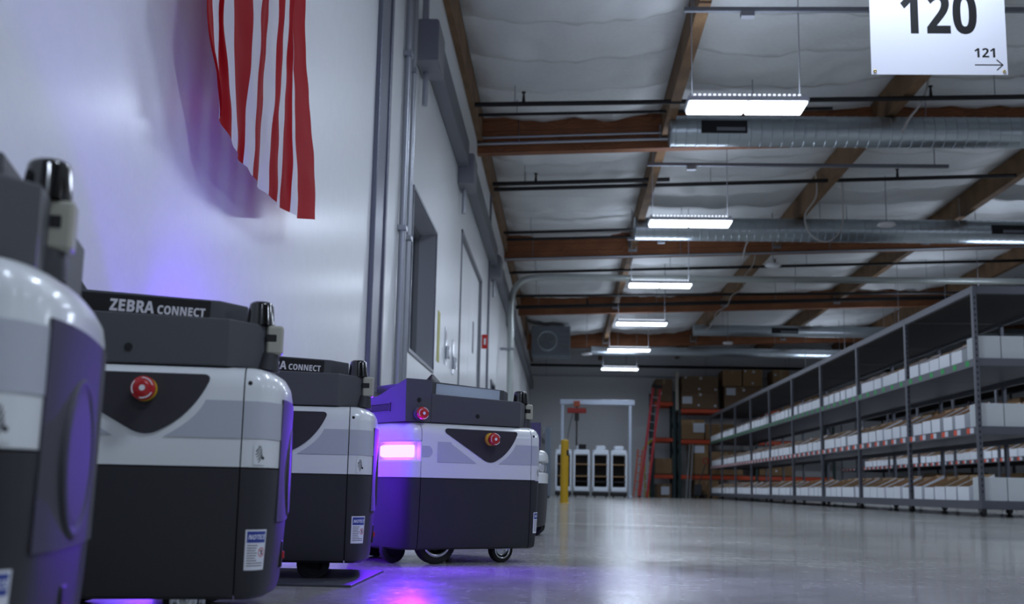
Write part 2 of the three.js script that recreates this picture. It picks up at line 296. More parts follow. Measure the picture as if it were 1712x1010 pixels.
const logoTex = canvasTex(160, 256, (c, w, h) => {                        // small striped animal-head emblem
  c.fillStyle = '#dfe3e4'; c.fillRect(0, 0, w, h); c.strokeStyle = '#17181b'; c.fillStyle = '#17181b'; c.lineCap = 'round';
  const ln = (k, ...p) => { c.lineWidth = k; c.beginPath(); c.moveTo(p[0], p[1]); for (let i = 2; i < p.length; i += 2) c.lineTo(p[i], p[i + 1]); c.stroke(); };
  ln(13, 70, 18, 60, 52, 34, 96); ln(12, 92, 26, 80, 66, 46, 122, 30, 128); ln(12, 104, 60, 92, 96, 60, 148, 40, 158); ln(11, 108, 96, 100, 128, 70, 178, 52, 190); ln(11, 112, 128, 104, 156, 84, 196, 66, 226);
  ln(9, 48, 66, 34, 78); c.beginPath(); c.arc(126, 170, 20, 0, TAU); c.fill(); ln(10, 110, 150, 122, 156);
});
M.sign = std(0xffffff, 0.28, 0, { map: signTex });
M.notice = std(0xffffff, 0.4, 0, { map: noticeTex });
M.logo = phys(0xffffff, 0.33, { map: logoTex, clearcoat: 0.5, clearcoatRoughness: 0.12 });
M.signBlack = std(0x0d0a0c, 0.3);
const triShape = (() => {                        // rounded wide triangle hanging point-down
  const s = new THREE.Shape(); s.moveTo(-0.118, 0.437); s.lineTo(0.143, 0.437); s.quadraticCurveTo(0.158, 0.437, 0.152, 0.424);
  s.bezierCurveTo(0.135, 0.385, 0.105, 0.355, 0.075, 0.340); s.quadraticCurveTo(0.052, 0.326, 0.026, 0.338); s.lineTo(-0.122, 0.422); s.quadraticCurveTo(-0.134, 0.436, -0.118, 0.437); return s;
})();
const estopCap = (() => { const g = new THREE.LatheGeometry([[0, 0.026], [0.008, 0.0262], [0.016, 0.0245], [0.0205, 0.020], [0.0215, 0.015], [0.020, 0.010], [0.013, 0.008], [0.013, 0]].reverse().map(p => new THREE.Vector2(...p)), 28); g.rotateX(Math.PI / 2); return g; })();
const estopBase = (() => { const g = new THREE.LatheGeometry([[0, 0.015], [0.0205, 0.015], [0.0215, 0.002], [0.0215, 0]].reverse().map(p => new THREE.Vector2(...p)), 28); g.rotateX(Math.PI / 2); return g; })();
const estopMarks = (() => { const gs = [new THREE.CircleGeometry(0.0052, 16)]; for (let k = 0; k < 3; k++) gs.push(new THREE.RingGeometry(0.0165, 0.0185, 14, 1, k * TAU / 3 + 0.3, 1.35)); gs[0].translate(0, 0, 0.0266); gs.slice(1).forEach(g => g.translate(0, 0, 0.0248)); return merge(gs); })();
function estop(parent, x, y, z, ring = true) {
  const base = part('emergency_stop', estopBase, ring ? M.yellow : M.rGrey, parent, ring ? 'red emergency stop button on a yellow collar' : 'red emergency stop button on the rear housing');
  base.position.set(x, y, z);
  const cap = part('button_cap', estopCap, M.red, base); cap.position.z = 0.01; const mk = part('arrow_marks', estopMarks, M.white, base); mk.position.z = 0.0105;
}
function wheelGeo(r, w, hub) {                   // tyre lathe around z
  const t = new THREE.LatheGeometry([[r * 0.72, -w / 2], [r * 0.93, -w / 2], [r, -w * 0.32], [r, w * 0.32], [r * 0.93, w / 2], [r * 0.72, w / 2]].map(p => new THREE.Vector2(...p)), 36); t.rotateX(Math.PI / 2);
  const h = new THREE.LatheGeometry([[0, w * 0.3], [r * 0.2, w * 0.34], [r * 0.24, w * 0.2], [r * 0.5, w * 0.16], [r * 0.56, w * 0.46], [r * 0.71, w * 0.5], [r * 0.74, w * 0.3], [r * 0.74, -w * 0.3], [0, -w * 0.3]].map(p => new THREE.Vector2(...p)), 36); h.rotateX(Math.PI / 2);
  return [t, h];
}
const [driveTyre, driveRim] = wheelGeo(0.075, 0.035), [castTyre, castRim] = wheelGeo(0.043, 0.03);
function robot(label, p, deg, { lit = true, domeZ = 0.16, panelW = 0.19, discOff = 0.03, domeX = 0.232, near = 1, far = 1, signText = true, green = false, rimCaster = true } = {}) {
  const t = thing('mobile_robot', label, 'robot', p, THREE.MathUtils.degToRad(deg), 'parked mobile robots');
  const gap = 0.0012;
  // chassis core seen only through the seams
  const corePts = stations(0, S - 1e-3).map(s => { const o = at(s); return [o.x - o.nx * 0.038, o.z - o.nz * 0.038]; });
  part('chassis', prismXZ(corePts, 0.052, 0.456), M.black, t);
  const arcs = { side: [[-SEAM + gap, SEAM - gap], [S / 2 - SEAM + gap, S / 2 + SEAM - gap]], front: [SEAM + gap, S / 2 - SEAM - gap], rear: [S / 2 + SEAM + gap, S - SEAM - gap] };
  for (const [a, b] of arcs.side) { part('lower_side_panel', shell(a, b, darkProf), M.rDark, t); part('upper_side_panel', shell(a, b, whiteProf), M.rWhite, t); }
  part('lower_front_cover', shell(...arcs.front, darkProf), M.rDark, t); const fc = part('upper_front_cover', shell(...arcs.front, whiteProf), M.rWhite, t);
  part('lower_rear_cover', shell(...arcs.rear, darkProf), M.rDark, t);
  const rc = part('upper_rear_cover', merge([shell(...arcs.rear, [[0.001, 0.2765], [0, 0.325], [0.004, 0.331], [0.028, 0.333]], 0.006), shell(...arcs.rear, [[0.028, 0.388], [0.004, 0.390], [0, 0.396], ...whiteTop], 0.006), shell(...arcs.rear, [[0.026, 0.330], [0.026, 0.391]], 0.004)]), M.rWhite, t);
  for (const [a, b] of [[REAR - 0.275, REAR - 0.1], [REAR + 0.1, REAR + 0.275]]) part('light_bar', shell(a, b, [[0.02, 0.341], [0.012, 0.344], [0.01, 0.348], [0.01, 0.373], [0.012, 0.377], [0.02, 0.380]], 0.006), lit ? M.glow : M.glowOff, rc, lit ? 'glowing violet light bar' : 'unlit frosted light bar');
  // slot run-out on the side panels
  for (const sgn of [1, -1]) { const sh = new THREE.Shape(); sh.moveTo(0, 0.343); sh.lineTo(0.02, 0.343); sh.absarc(0.02, 0.3605, 0.0175, -Math.PI / 2, Math.PI / 2); sh.lineTo(0, 0.378); const g = plateXY(sh, 0.0004, 0.0003); g.translate(-SEAM + 0.003, 0, BZ + 0.0002); if (sgn < 0) g.rotateY(Math.PI).translate(-0.39, 0, 0); part('slot_run_out', g, M.rStripe, t); }
  for (const s of [-1, 1]) part('slot_end', box(-SEAM - 0.002, -SEAM + 0.004, 0.329, 0.392, s * (BZ - 0.036), s * (BZ - 0.0006)), M.rWhite, t);
  // dark triangle panels with the emergency stop, grey stripes
  for (const sgn of [1, -1]) {
    const face = new THREE.Group(); 
    const tri = part('side_panel_inset', sgn > 0 ? plateXY(triShape, 0.0015).translate(0, 0, BZ + 0.0004) : plateXY(triShape, 0.0015).translate(0, 0, BZ + 0.0004).rotateY(Math.PI), M.rTri, t, 'dark rounded triangular inset');
    if (sgn > 0) estop(t, 0.045, 0.408, BZ + 0.002);
    const L = new THREE.Shape([[-0.155, 0.327], [-0.006, 0.327], [-0.1, 0.385], [-0.106, 0.393], [-0.155, 0.393]].map(q => new THREE.Vector2(...q)));
    const R = new THREE.Shape(); R.moveTo(0.082, 0.327); R.bezierCurveTo(0.118, 0.348, 0.14, 0.368, 0.150, 0.393); R.lineTo(SEAM - 0.002, 0.393); R.lineTo(SEAM - 0.002, 0.327); R.lineTo(0.082, 0.327);
    for (const sh of [L, R]) { const g = plateXY(sh, 0.0004, 0.0003).translate(0, 0, BZ + 0.0002); if (sgn < 0) g.rotateY(Math.PI); part('grey_stripe', g, M.rStripe, t); }
    const inw = s => sgn > 0 ? s : S / 2 - s;
    const [a, b] = [inw(SEAM + 0.002), inw(FRONT - 0.19)].sort((x, y) => x - y);
    part('grey_stripe', patch(a, b, 0.327, 0.393, 0.0008), M.rStripe, t);
    const [n0, n1] = [inw(SEAM + 0.016), inw(SEAM + 0.066)].sort((x, y) => x - y);
    part('notice_sticker', patch(n0, n1, 0.098, 0.168, 0.0012, darkIn), M.notice, t, 'white and blue notice sticker');
    const [l0, l1] = [inw(SEAM + 0.022), inw(SEAM + 0.046)].sort((x, y) => x - y);
    part('emblem', patch(l0, l1, 0.281, 0.317, 0.0005, undefined, 0.0004), M.logo, t, 'small black striped emblem');
    const hl = at(inw(SEAM + 0.01)); part('screw_hole', cyl([hl.x - hl.nx * 0.003, 0.425, hl.z - hl.nz * 0.003], [hl.x - hl.nx * 0.0005, 0.425, hl.z - hl.nz * 0.0005], 0.004, 0.004, 10), M.black, t);
  }
  // dark front panel with its round plate
  const PW = panelW;
  part('front_panel', patch(FRONT - PW, FRONT + 0.19, 0.18, 0.402, 0.003, darkIn, 0.004), M.rPanel, t);
  const dx = HL + AX;
  const disc = new THREE.LatheGeometry([[0, 0.0005], [0.066, 0.001], [0.069, -0.001], [0.073, -0.001], [0.077, 0.002], [0.081, 0.002], [0.086, -0.002], [0.086, -0.05]].reverse().map(q => new THREE.Vector2(...q)), 48); disc.rotateZ(-Math.PI / 2); { const o = at(FRONT - discOff); disc.rotateY(-Math.atan2(o.nz, o.nx)); disc.translate(o.x + o.nx * 0.002, 0.272, o.z + o.nz * 0.002); }
  part('round_plate', disc, M.rDisc, t);
  part('charge_port', rbox(dx - 0.014, dx - 0.003, 0.092, 0.142, 0.05, 0.085, 0.003), M.black, t); part('port_button', rbox(dx - 0.006, dx + 0.001, 0.108, 0.122, 0.07, 0.08, 0.002), M.red, t);
  // grey top module
  part('top_deck', prismXZ([[-0.168, 0.236], [0.18, 0.236], [0.25, 0.165], [0.25, -0.165], [0.18, -0.236], [-0.168, -0.236]], 0.456, 0.546, -0.02), M.rGrey, t);
  const rs = new THREE.Shape([[0.236, 0.457], [0.236, 0.594], [0.03, 0.545], [-0.03, 0.545], [-0.236, 0.594], [-0.236, 0.457]].map(q => new THREE.Vector2(...q)));
  const blk = new THREE.ExtrudeGeometry(rs, { depth: 0.094, bevelEnabled: true, bevelThickness: 0.001, bevelSize: 0.001, bevelSegments: 1 }); blk.rotateY(Math.PI / 2); blk.scale(1, 1, -1); blk.translate(-0.265, 0, 0);
  { const ix = plain(blk), q = ix.attributes.position; for (let i = 0; i < q.count; i += 3) { const a = [q.getX(i), q.getY(i), q.getZ(i)], b = [q.getX(i + 1), q.getY(i + 1), q.getZ(i + 1)]; q.setXYZ(i, ...b); q.setXYZ(i + 1, ...a); } ix.computeVertexNormals(); const rb = part('rear_housing', ix, M.rGrey, t);
    part('grab_slot', merge([rbox(-0.2675, -0.262, 0.494, 0.518, -0.13, 0.13, 0.0027)]), M.black, rb); 
    part('grab_slot_rim', merge([box(-0.2695, -0.264, 0.518, 0.521, -0.13, 0.13), box(-0.2695, -0.264, 0.491, 0.494, -0.13, 0.13), box(-0.2695, -0.264, 0.491, 0.521, 0.13, 0.133), box(-0.2695, -0.264, 0.491, 0.521, -0.133, -0.13)]), M.rGrey, rb); }
  estop(t, -0.217, 0.482, 0.238, false);
  part('bolt_hole', cyl([-0.217, 0.527, 0.2365], [-0.217, 0.527, 0.2385], 0.0075, 0.0075, 14), M.black, t); part('bolt_hole', cyl([0.008, 0.484, 0.2365], [0.008, 0.484, 0.2395], 0.0075, 0.0075, 14), M.black, t);
  const tower = part('sign_tower', prismXZ([[-0.166, 0.165], [0.157, 0.165], [0.203, 0.12], [0.203, -0.12], [0.157, -0.165], [-0.166, -0.165]], 0.546, 0.592, -0.045), M.rGrey, t);
  const sg = part('sign_panel', box(-0.128, 0.127, -0.0195, 0.0195, -0.001, 0.001), signText ? [M.signBlack, M.signBlack, M.signBlack, M.signBlack, M.sign, M.signBlack] : M.signGlare ??= std(0xd2dff2, 0.36, 0.75, { bumpMap: grainTex, bumpScale: 0.004 }), tower, signText ? 'black panel lettered in white' : 'black sign panel with its glare painted in as pale metal');  // without text: pale metal colour stands in for glare on the glossy black panel
  sg.position.set(0.012, 0.5675, 0.1685); sg.rotation.z = -0.035;
  const fin = new THREE.CylinderGeometry(0.004, 0.03, 0.028, 4); fin.rotateY(Math.PI / 4); part('tent_handle', fin.translate(-0.11, 0.611, 0.13), M.rDark, t);
  // beacon on its bracket
  const bm = part('beacon', new THREE.LatheGeometry([[0, 0.045], [0.017, 0.045], [0.021, 0.042], [0.0225, 0.038], [0.0265, 0.004], [0.027, 0]].reverse().map(q => new THREE.Vector2(...q)), 32), M.rBlackGloss, t, 'black glossy beacon dome'); bm.position.set(domeX, 0.541, domeZ);
  part('beacon_bracket', merge([cyl([0.248, 0.457, domeZ + 0.006], [0.252, 0.488, domeZ + 0.006], 0.024, 0.017, 20)]), M.rDark, t);
  const sen = part('sensor_body', rbox(0.245, 0.276, 0.486, 0.541, domeZ - 0.014, domeZ + 0.02, 0.006), M.beige, t, 'beige sensor body'); part('sensor_strap', rbox(0.244, 0.264, 0.510, 0.524, domeZ + 0.002, domeZ + 0.0212, 0.002), M.black, sen);
  if (green) part('status_lamp', rbox(0.19, 0.222, 0.546, 0.562, 0.02, 0.04, 0.004), M.green ??= std(0x35b24e, 0.4, 0, { emissive: 0x1f9a3a, emissiveIntensity: 0.6 }), t, 'small green status lamp');
  // wheels
  for (const s of [-1, 1]) { const d = part('drive_wheel', driveTyre, M.rubber, t); d.position.set(-0.125, 0.075, s * 0.205); if (s < 0) d.rotation.y = Math.PI; part('rim', driveRim, M.chrome, d); }
  for (const s of [-1, 1]) for (const x of [0.135]) { const c = part('caster', castTyre, M.rubber, t); c.position.set(x, 0.043, s * 0.2); if (s < 0) c.rotation.y = Math.PI; part('rim', castRim, rimCaster ? M.chrome : M.rubber, c); part('caster_fork', box(-0.012, 0.012, 0, 0.03, -0.012, 0.012), M.black, c).position.y = 0.02; }
  for (const s of [-1, 1]) { const c = part('caster', castTyre, M.rubber, t); c.position.set(-0.235, 0.043, s * 0.12); part('rim', castRim, M.rubber, c); }
  if (lit) {                                     // the bar's own light: straight back and round both corners
    t.updateMatrixWorld();
    for (const [s, w, k] of [[REAR - 0.16, 0.1, 0.05], [REAR + 0.16, 0.1, 0.05], [REAR - 0.225, 0.05, 0.12 * far], [REAR + 0.225, 0.05, 0.12 * near], [REAR - 0.28, 0.03, far], [REAR + 0.28, 0.03, near]]) {
      const o = at(s), a = new THREE.Vector3(o.x + o.nx * 0.004, 0.3605, o.z + o.nz * 0.004).applyMatrix4(t.matrixWorld), b = new THREE.Vector3(o.x + o.nx, 0.3605, o.z + o.nz).applyMatrix4(t.matrixWorld);
      const l = new THREE.RectAreaLight(VIOLET, VIOLET_POWER * k, w, 0.032); l.position.copy(a); l.lookAt(b); l.rotateY(0); l.castShadow = true; l.name = numbered('light_bar_glow'); scene.add(l);
    }
  }
  return t;
}
robot('white and charcoal mobile robot with its round-plated front in view and blurred beacon', [-0.812, 0, -1.2], 15.5, { lit: false, panelW: 0.205, discOff: 0.07, domeZ: 0.085, domeX: 0.244 });
robot('white and charcoal mobile robot with the whole lettered sign and one emergency stop in view', [-0.832, 0, -2.25], 12, { lit: false });
robot('white and charcoal mobile robot whose front caster stands on the dark floor plate', [-0.82, 0, -3.27], 10, { rimCaster: false, near: 0.2, far: 4 });
robot('white and charcoal mobile robot turned aside, glowing violet at its rear corner, two emergency stops', [-0.434, 0, -4.09], 36, { green: true, signText: false, near: 3.5, far: 0.4 });
robot('white and grey mobile robot with its unlit rear just showing behind the turned robot', [-0.375, 0, -6.45], 178, { lit: false });
single('floor_plate', rbox(-1.22, -0.515, 0, 0.006, -2.9, -3.43, 0.002), M.rackDark, 'thin dark steel plate on the floor under a robot', 'floor plate');

// ================================================================= ON THE LEFT WALL
{ // flag hung upright off a rod, stripes running down
  const yT = 2.62, m = 48, X = -1.165, z0 = -3.42, z1 = -4.8;
  const t = thing('striped_flag', 'red and white striped nylon flag hanging on the white wall', 'flag', [X, 0, 0]);
  // the 14 edges of its 13 stripes as they fall in folds: z on the rod, height where they turn, z and height of the hem
  const topZ = [-3.435, -3.517, -3.589, -3.621, -3.751, -3.972, -4.081, -4.213, -4.335, -4.427, -4.512, -4.552, -4.557, -4.78];
  const turnY = [1.76, 1.8, 1.83, 1.84, 1.9, 2, 2.04, 2.1, 2.15, 2.2, 2.23, 2.25, 2.25, 2.35];
  const hemZ = [-3.651, -3.663, -3.681, -3.78, -3.877, -3.972, -4.08, -4.199, -4.316, -4.428, -4.535, -4.677, -4.828, -5.2];
  const hemY = [1.456, 1.449, 1.445, 1.403, 1.391, 1.375, 1.358, 1.354, 1.349, 1.346, 1.353, 1.367, 1.377, 1.459];
  const lerp = (a, q) => { const i = Math.min(12, Math.floor(q)); return a[i] + (a[i + 1] - a[i]) * (q - i); };
  const pos = (q, v) => {                        // q = stripe edge number 0..13, v = 0 hem .. 1 rod
    const yb = lerp(hemY, q), y = yb + (yT - yb) * v, k = Math.min(1, (y - yb) / (lerp(turnY, q) - yb)), e = k * k * (3 - 2 * k);
    const fold = Math.sin(q * 2.3 + 0.6 + v) * 0.008 * (0.5 + 0.5 * (1 - v)) + Math.sin(q * 5.1 + v * 3) * 0.003 + noise.noise(q * 1.3, v * 9, 2) * 0.007;
    return [fold + 0.012, y, lerp(hemZ, q) * (1 - e) + lerp(topZ, q) * e + noise.noise(q * 1.1, v * 5, 8) * 0.02 * Math.sin(Math.PI * Math.min(1, v * 1.6))];
  };
  const mats = { r: phys(0xa80d18, 0.6, { specularIntensity: 0.1, transmission: 0.28, thickness: 0, side: THREE.DoubleSide }), w: phys(0xe4e2e6, 0.6, { specularIntensity: 0.1, transmission: 0.28, thickness: 0, side: THREE.DoubleSide }) };
  for (let b = 0; b < 13; b++) {
    const k = b % 2 ? 'w' : 'r', nu = 10, u0 = b, u1 = b + 1, p = [], id = [], uv = [];
    for (let j = 0; j <= m; j++) for (let i = 0; i <= nu; i++) { const u = u0 + (u1 - u0) * i / nu, v = j / m; p.push(...pos(u, v)); uv.push(u, v); }
    for (let j = 0; j < m; j++) for (let i = 0; i < nu; i++) { const a = j * (nu + 1) + i, b = a + 1, c = a + nu + 1, d = c + 1; id.push(a, b, c, b, d, c); }
    const g = new THREE.BufferGeometry(); g.setAttribute('position', new THREE.Float32BufferAttribute(p, 3)); g.setAttribute('uv', new THREE.Float32BufferAttribute(uv, 2)); g.setIndex(id); g.computeVertexNormals();
    part(k === 'r' ? 'red_stripe' : 'white_stripe', g, mats[k], t);
  }
  part('rod', cyl([0, yT, z0 + 0.05], [0, yT, z1 - 0.05], 0.012), M.conduit, t);
  for (const z of [z0 - 0.1, z1 + 0.1]) part('rod_bracket', box(WALL_X - X + 0.004, 0.01, yT - 0.02, yT + 0.02, z - 0.015, z + 0.015), M.conduit, t);
}
{ // conduits beside the column cover
  for (const [z, r, l] of [[-8.66, 0.028, 'silver conduit running up the wall next to the steel column cover'], [-9.02, 0.024, 'silver conduit running up the wall next to the window']]) {
    const t = thing('wall_conduit', l, 'conduit', [WALL_X + r + 0.006, 0, z]);
    part('conduit_pipe', cyl([0, 0.02, 0], [0, 5.1, 0], r, r, 14), M.conduit, t);
    for (const y of [0.8, 2.2, 3.6, 4.6]) part('conduit_clip', rbox(-r - 0.005, r + 0.006, y - 0.02, y + 0.02, -r - 0.02, r + 0.02, 0.004), M.conduit, t);
  }
  const boxes = [[-9.3, 'grey steel junction box above the window'], [-13.3, 'grey steel junction box above the wide door'], [-19.5, 'grey steel junction box past the wide door'], [-25.5, 'grey steel junction box high on the wall beyond the alarm sign']];
  const runs = ['between the first two junction boxes', 'between the second and third junction boxes', 'between the third and fourth junction boxes', 'from the fourth junction box to the back wall'];
  boxes.forEach(([z, l], i) => {
    const t = thing('junction_box', l, 'electrical box', [WALL_X + 0.004, 0, z], 0, 'junction boxes along the wireway');
    part('box_body', rbox(0, 0.18, 3.80, 4.17, -0.5, 0, 0.008), M.greyBox, t); part('box_lid', rbox(0.18, 0.188, 3.81, 4.16, -0.49, -0.01, 0.003), M.greyBox, t);
    part('drop_conduit', cyl([0.05, 3.8, -0.3], [0.05, 3.5, -0.3], 0.025), M.conduit, t);
    if (!i) part('feed_conduit', cyl([0.06, 4.17, -0.1], [0.06, 5.15, -0.1], 0.03), M.conduit, t);
    single('wireway', rbox(WALL_X + 0.004, WALL_X + 0.13, 4.0, 4.3, z - 0.5, (boxes[i + 1]?.[0] ?? -44.5), 0.006), M.wireway, 'grey metal wireway high on the wall ' + runs[i], 'wireway');
  });
  single('yellow_notice', rbox(WALL_X, WALL_X + 0.004, 1.5, 2.02, -11.6, -11.82, 0.001), std(0xb5b25a, 0.6), 'tall yellow notice on the wall beside the window', 'notice');
  for (const [z, y, l] of [[-12.42, 1.75, 'chrome wall plate nearer the yellow notice'], [-13.25, 1.72, 'chrome wall plate nearer the wide door']]) {
    const t = thing('wall_plate', l, 'wall plate', [WALL_X, y, z]); part('plate', rbox(0, 0.012, -0.2, 0.2, -0.07, 0.07, 0.004), M.chrome, t); part('lever', rbox(0.012, 0.05, -0.14, 0.0, -0.03, 0.03, 0.01), M.chrome, t);
  }
  single('grey_placard', rbox(WALL_X - 0.03, WALL_X - 0.022, 2.15, 2.6, -16.45, -16.62, 0.002), M.wireway, 'small grey placard on the wide white door', 'placard');
  { const t = thing('alarm_sign', 'red square fire sign projecting from the wall past the wide door', 'sign', [WALL_X, 2.5, -18.0]); part('sign_box', rbox(0, 0.09, -0.11, 0.11, -0.02, 0.02, 0.004), M.signRed ??= std(0xc32a22, 0.45), t); part('white_mark', rbox(0.03, 0.062, -0.05, 0.05, 0.0195, 0.0215, 0.001), M.white, t, 'white mark'); }
}
{ // big bright riser bending into the run under the roof
  const x0 = -1.08, yH = 4.5, z = -23.3, pts = [[x0, 0.0, z], [x0, 1.5, z], [x0, 3.2, z], [x0, yH - 0.55, z], [x0 + 0.06, yH - 0.24, z], [x0 + 0.24, yH - 0.06, z], [x0 + 0.55, yH, z], [2, yH, z], [6, yH + 0.02, z], [15.9, yH + 0.05, z]];
  const t = thing('riser_pipe', 'fat pale pipe rising by the wall and bending along under the roof', 'pipe');
  part('pipe_run', tube(pts, 0.066, 160, 14), M.pale ??= std(0xb6bdb9, 0.3, 0.55), t); for (const y of [1.2, 3]) part('pipe_clamp', rbox(WALL_X + 0.005, x0 + 0.08, y, y + 0.04, z - 0.085, z + 0.085, 0.006), M.conduit, t);
}

// ================================================================= UNDER THE ROOF
function duct(z, y, r, x0, label, vents) {
  const t = thing('spiral_duct', label, 'duct', [0, y, z]); const prof = [[0.0, x0], [r * 0.96, x0], [r, x0 + 0.01]];
  for (let x = x0 + 0.08; x < 15.8; x += 0.145) prof.push([r, x - 0.008], [r + 0.006, x - 0.004], [r + 0.006, x + 0.004], [r, x + 0.008]);
  prof.push([r, 15.9], [0, 15.9]);
  const g = new THREE.LatheGeometry(prof.map(p => new THREE.Vector2(...p)), 40); g.rotateZ(-Math.PI / 2); part('duct_run', toCreasedNormals(g, 0.4), M.galv, t);
  part('end_collar', new THREE.TorusGeometry(r, 0.012, 8, 40).rotateY(Math.PI / 2).translate(x0 + 0.02, 0, 0), M.galv, t);
  for (const [a, b] of vents) { const v = part('air_grille', rbox(a, b, -0.085, 0.085, r * 0.9, r + 0.02, 0.004), M.slot, t, 'dark air grille'); part('grille_blade', rbox(a + (b - a) * 0.33, b - 0.03, -0.06, -0.01, r + 0.018, r + 0.026, 0.002), M.wireway, v); }
  for (let x = x0 + 0.9; x < 15; x += 2.6) part('duct_hanger', cyl([x, r * 0.9, 0], [x, roofY(x, 5.5) - y, 0], 0.006, 0.006, 6), M.conduit, t);
}
duct(-15.5, 5.15, 0.21, 1.41, 'galvanised spiral duct in front of the nearest glulam beam', [[1.83, 2.45]]);
duct(-21.6, 5.15, 0.22, 1.3, 'galvanised spiral duct beyond the second roof light', [[7.9, 8.5]]);
duct(-35.4, 5.12, 0.17, 3.95, 'galvanised spiral duct far back over the shelving', [[6.3, 7.1]]);
duct(-38.6, 4.82, 0.15, 0.9, 'galvanised spiral duct close to the back wall', []);
function pipeX(name, label, cat, z, y, x0, x1, r, m, slope = SL, drops = []) {
  const t = thing(name, label, cat); part('pipe_run', cyl([x0, y + slope * (x0 - WALL_X), z], [x1, y + slope * (x1 - WALL_X), z], r, r, 12), m, t);
  for (const x of drops) { const yy = y + slope * (x - WALL_X); part('sprinkler_head', merge([cyl([x, yy, z], [x, yy + 0.16, z], r * 0.8, r * 0.35, 10), cyl([x, yy + 0.15, z], [x, yy + 0.165, z], r * 0.9, r * 0.9, 10)]), m, t); }
  for (let x = x0 + 0.6; x < x1; x += 3.1) part('pipe_hanger', cyl([x, y + slope * (x - WALL_X), z], [x, roofY(x, 5.5), z], 0.006, 0.006, 6), M.greyBox, t);
}
const pl = (a) => 'thin black sprinkler pipe ' + a;
pipeX('sprinkler_pipe', pl('ahead of the nearest glulam beam, with an orange-tipped head'), 'pipe', -14.6, 5.21, WALL_X, 15.9, 0.032, M.pipe, 0.02, [-0.57, 4.7]);
pipeX('sprinkler_pipe', pl('right against the nearest glulam beam'), 'pipe', -15.3, 5.30, WALL_X, 3.6, 0.022, M.pipe, 0.025);
pipeX('sprinkler_pipe', pl('ending above the second roof light'), 'pipe', -18.6, 5.2, WALL_X, 1.7, 0.036, M.pipe, SL, [-0.5]);
pipeX('sprinkler_pipe', pl('crossing behind the second roof light'), 'pipe', -18.95, 5.2, WALL_X, 15.9, 0.034, M.pipe, SL, [5.5]);
pipeX('sprinkler_pipe', pl('ending at the second duct'), 'pipe', -22.3, 5.2, WALL_X, 1.4, 0.03, M.pipe);
pipeX('sprinkler_pipe', pl('against the second glulam beam'), 'pipe', -23.5, 5.32, WALL_X, 15.9, 0.03, M.pipe);
pipeX('sprinkler_pipe', pl('just beyond the pale riser run'), 'pipe', -26.3, 5.15, WALL_X, 15.9, 0.034, M.pipe, SL, [4.8]);
pipeX('sprinkler_pipe', pl('above the third roof light'), 'pipe', -27.6, 4.82, WALL_X, 15.9, 0.034, M.pipe, 0.02);
pipeX('sprinkler_pipe', pl('before the third glulam beam'), 'pipe', -30.2, 4.95, WALL_X, 15.9, 0.05, M.pipe, SL, [0.6]);
pipeX('sprinkler_pipe', pl('high across the back wall'), 'pipe', -44.6, 4.95, WALL_X, 15.9, 0.05, M.pipe, 0);
const cl = a => 'silver electrical conduit ' + a;
pipeX('roof_conduit', cl('on the nearest glulam beam, upper run'), 'conduit', -16.07, 5.21, WALL_X, 1.5, 0.018, M.conduit);
pipeX('roof_conduit', cl('on the nearest glulam beam, lower run'), 'conduit', -16.07, 5.12, WALL_X, 1.5, 0.022, M.conduit);
pipeX('roof_conduit', cl('under the second glulam beam'), 'conduit', -23.97, 5.0, WALL_X, 15.9, 0.025, M.conduit);
pipeX('roof_conduit', cl('on the back wall below the black pipe'), 'conduit', -45.3, 4.62, WALL_X, 15.9, 0.03, M.conduit, 0);
for (let i = 0; i < 3; i++) {                    // strut each light hangs from, with a small box
  const z = -11.5 - 5.28 * i, y = [5.15, 5.0, 5.02][i];
  const t = thing('light_strut', 'grey strut with a junction box above the ' + ['first', 'second', 'third'][i] + ' roof light', 'strut');
  part('strut_rail', rbox(1.2, 5.6, y, y + 0.05, z + 0.03, z + 0.08, 0.006), M.wireway, t); part('strut_box', rbox(1.78, 1.92, y - 0.06, y, z, z + 0.1, 0.008), M.greyBox, t);
  for (const x of [1.3, 5.4]) part('strut_hanger', cyl([x, y, z + 0.05], [x, roofY(x, 5.5), z + 0.05], 0.007, 0.007, 6), M.greyBox, t);
}
const cable = (label, pts, r = 0.012) => single('hanging_cable', tube(pts, r, 60, 6), M.cableWhite ??= std(0xb9b6b2, 0.6), label, 'cable');
cable('white cable zigzagging down from the roof over the shelving', [[4.25, 5.72, -25.6], [4.2, 5.3, -25.6], [4.0, 5.0, -25.6], [3.95, 4.72, -25.6], [3.7, 4.55, -25.6], [3.62, 4.35, -25.6], [3.35, 4.15, -25.6], [3.3, 3.95, -25.6], [3.1, 3.75, -25.6]]);
cable('white cable looping from the roof behind the second light', [[4.3, 5.75, -19.6], [4.3, 5.3, -19.6], [4.1, 4.95, -19.6], [4.2, 4.62, -19.6], [4.45, 4.5, -19.6], [4.7, 4.7, -19.6], [4.75, 5.3, -19.6], [4.75, 5.75, -19.6]], 0.014);
cable('white cable hanging below the aisle sign by the near beam', [[4.78, 5.75, -14.9], [4.75, 5.55, -14.9], [4.62, 5.3, -14.9], [4.5, 5.15, -14.9], [4.4, 4.95, -14.9]], 0.018);
cable('white cable drooping beside the second beam', [[3.8, 5.75, -22.9], [3.75, 5.4, -22.9], [3.6, 5.1, -22.9], [3.55, 4.85, -22.9]], 0.016);
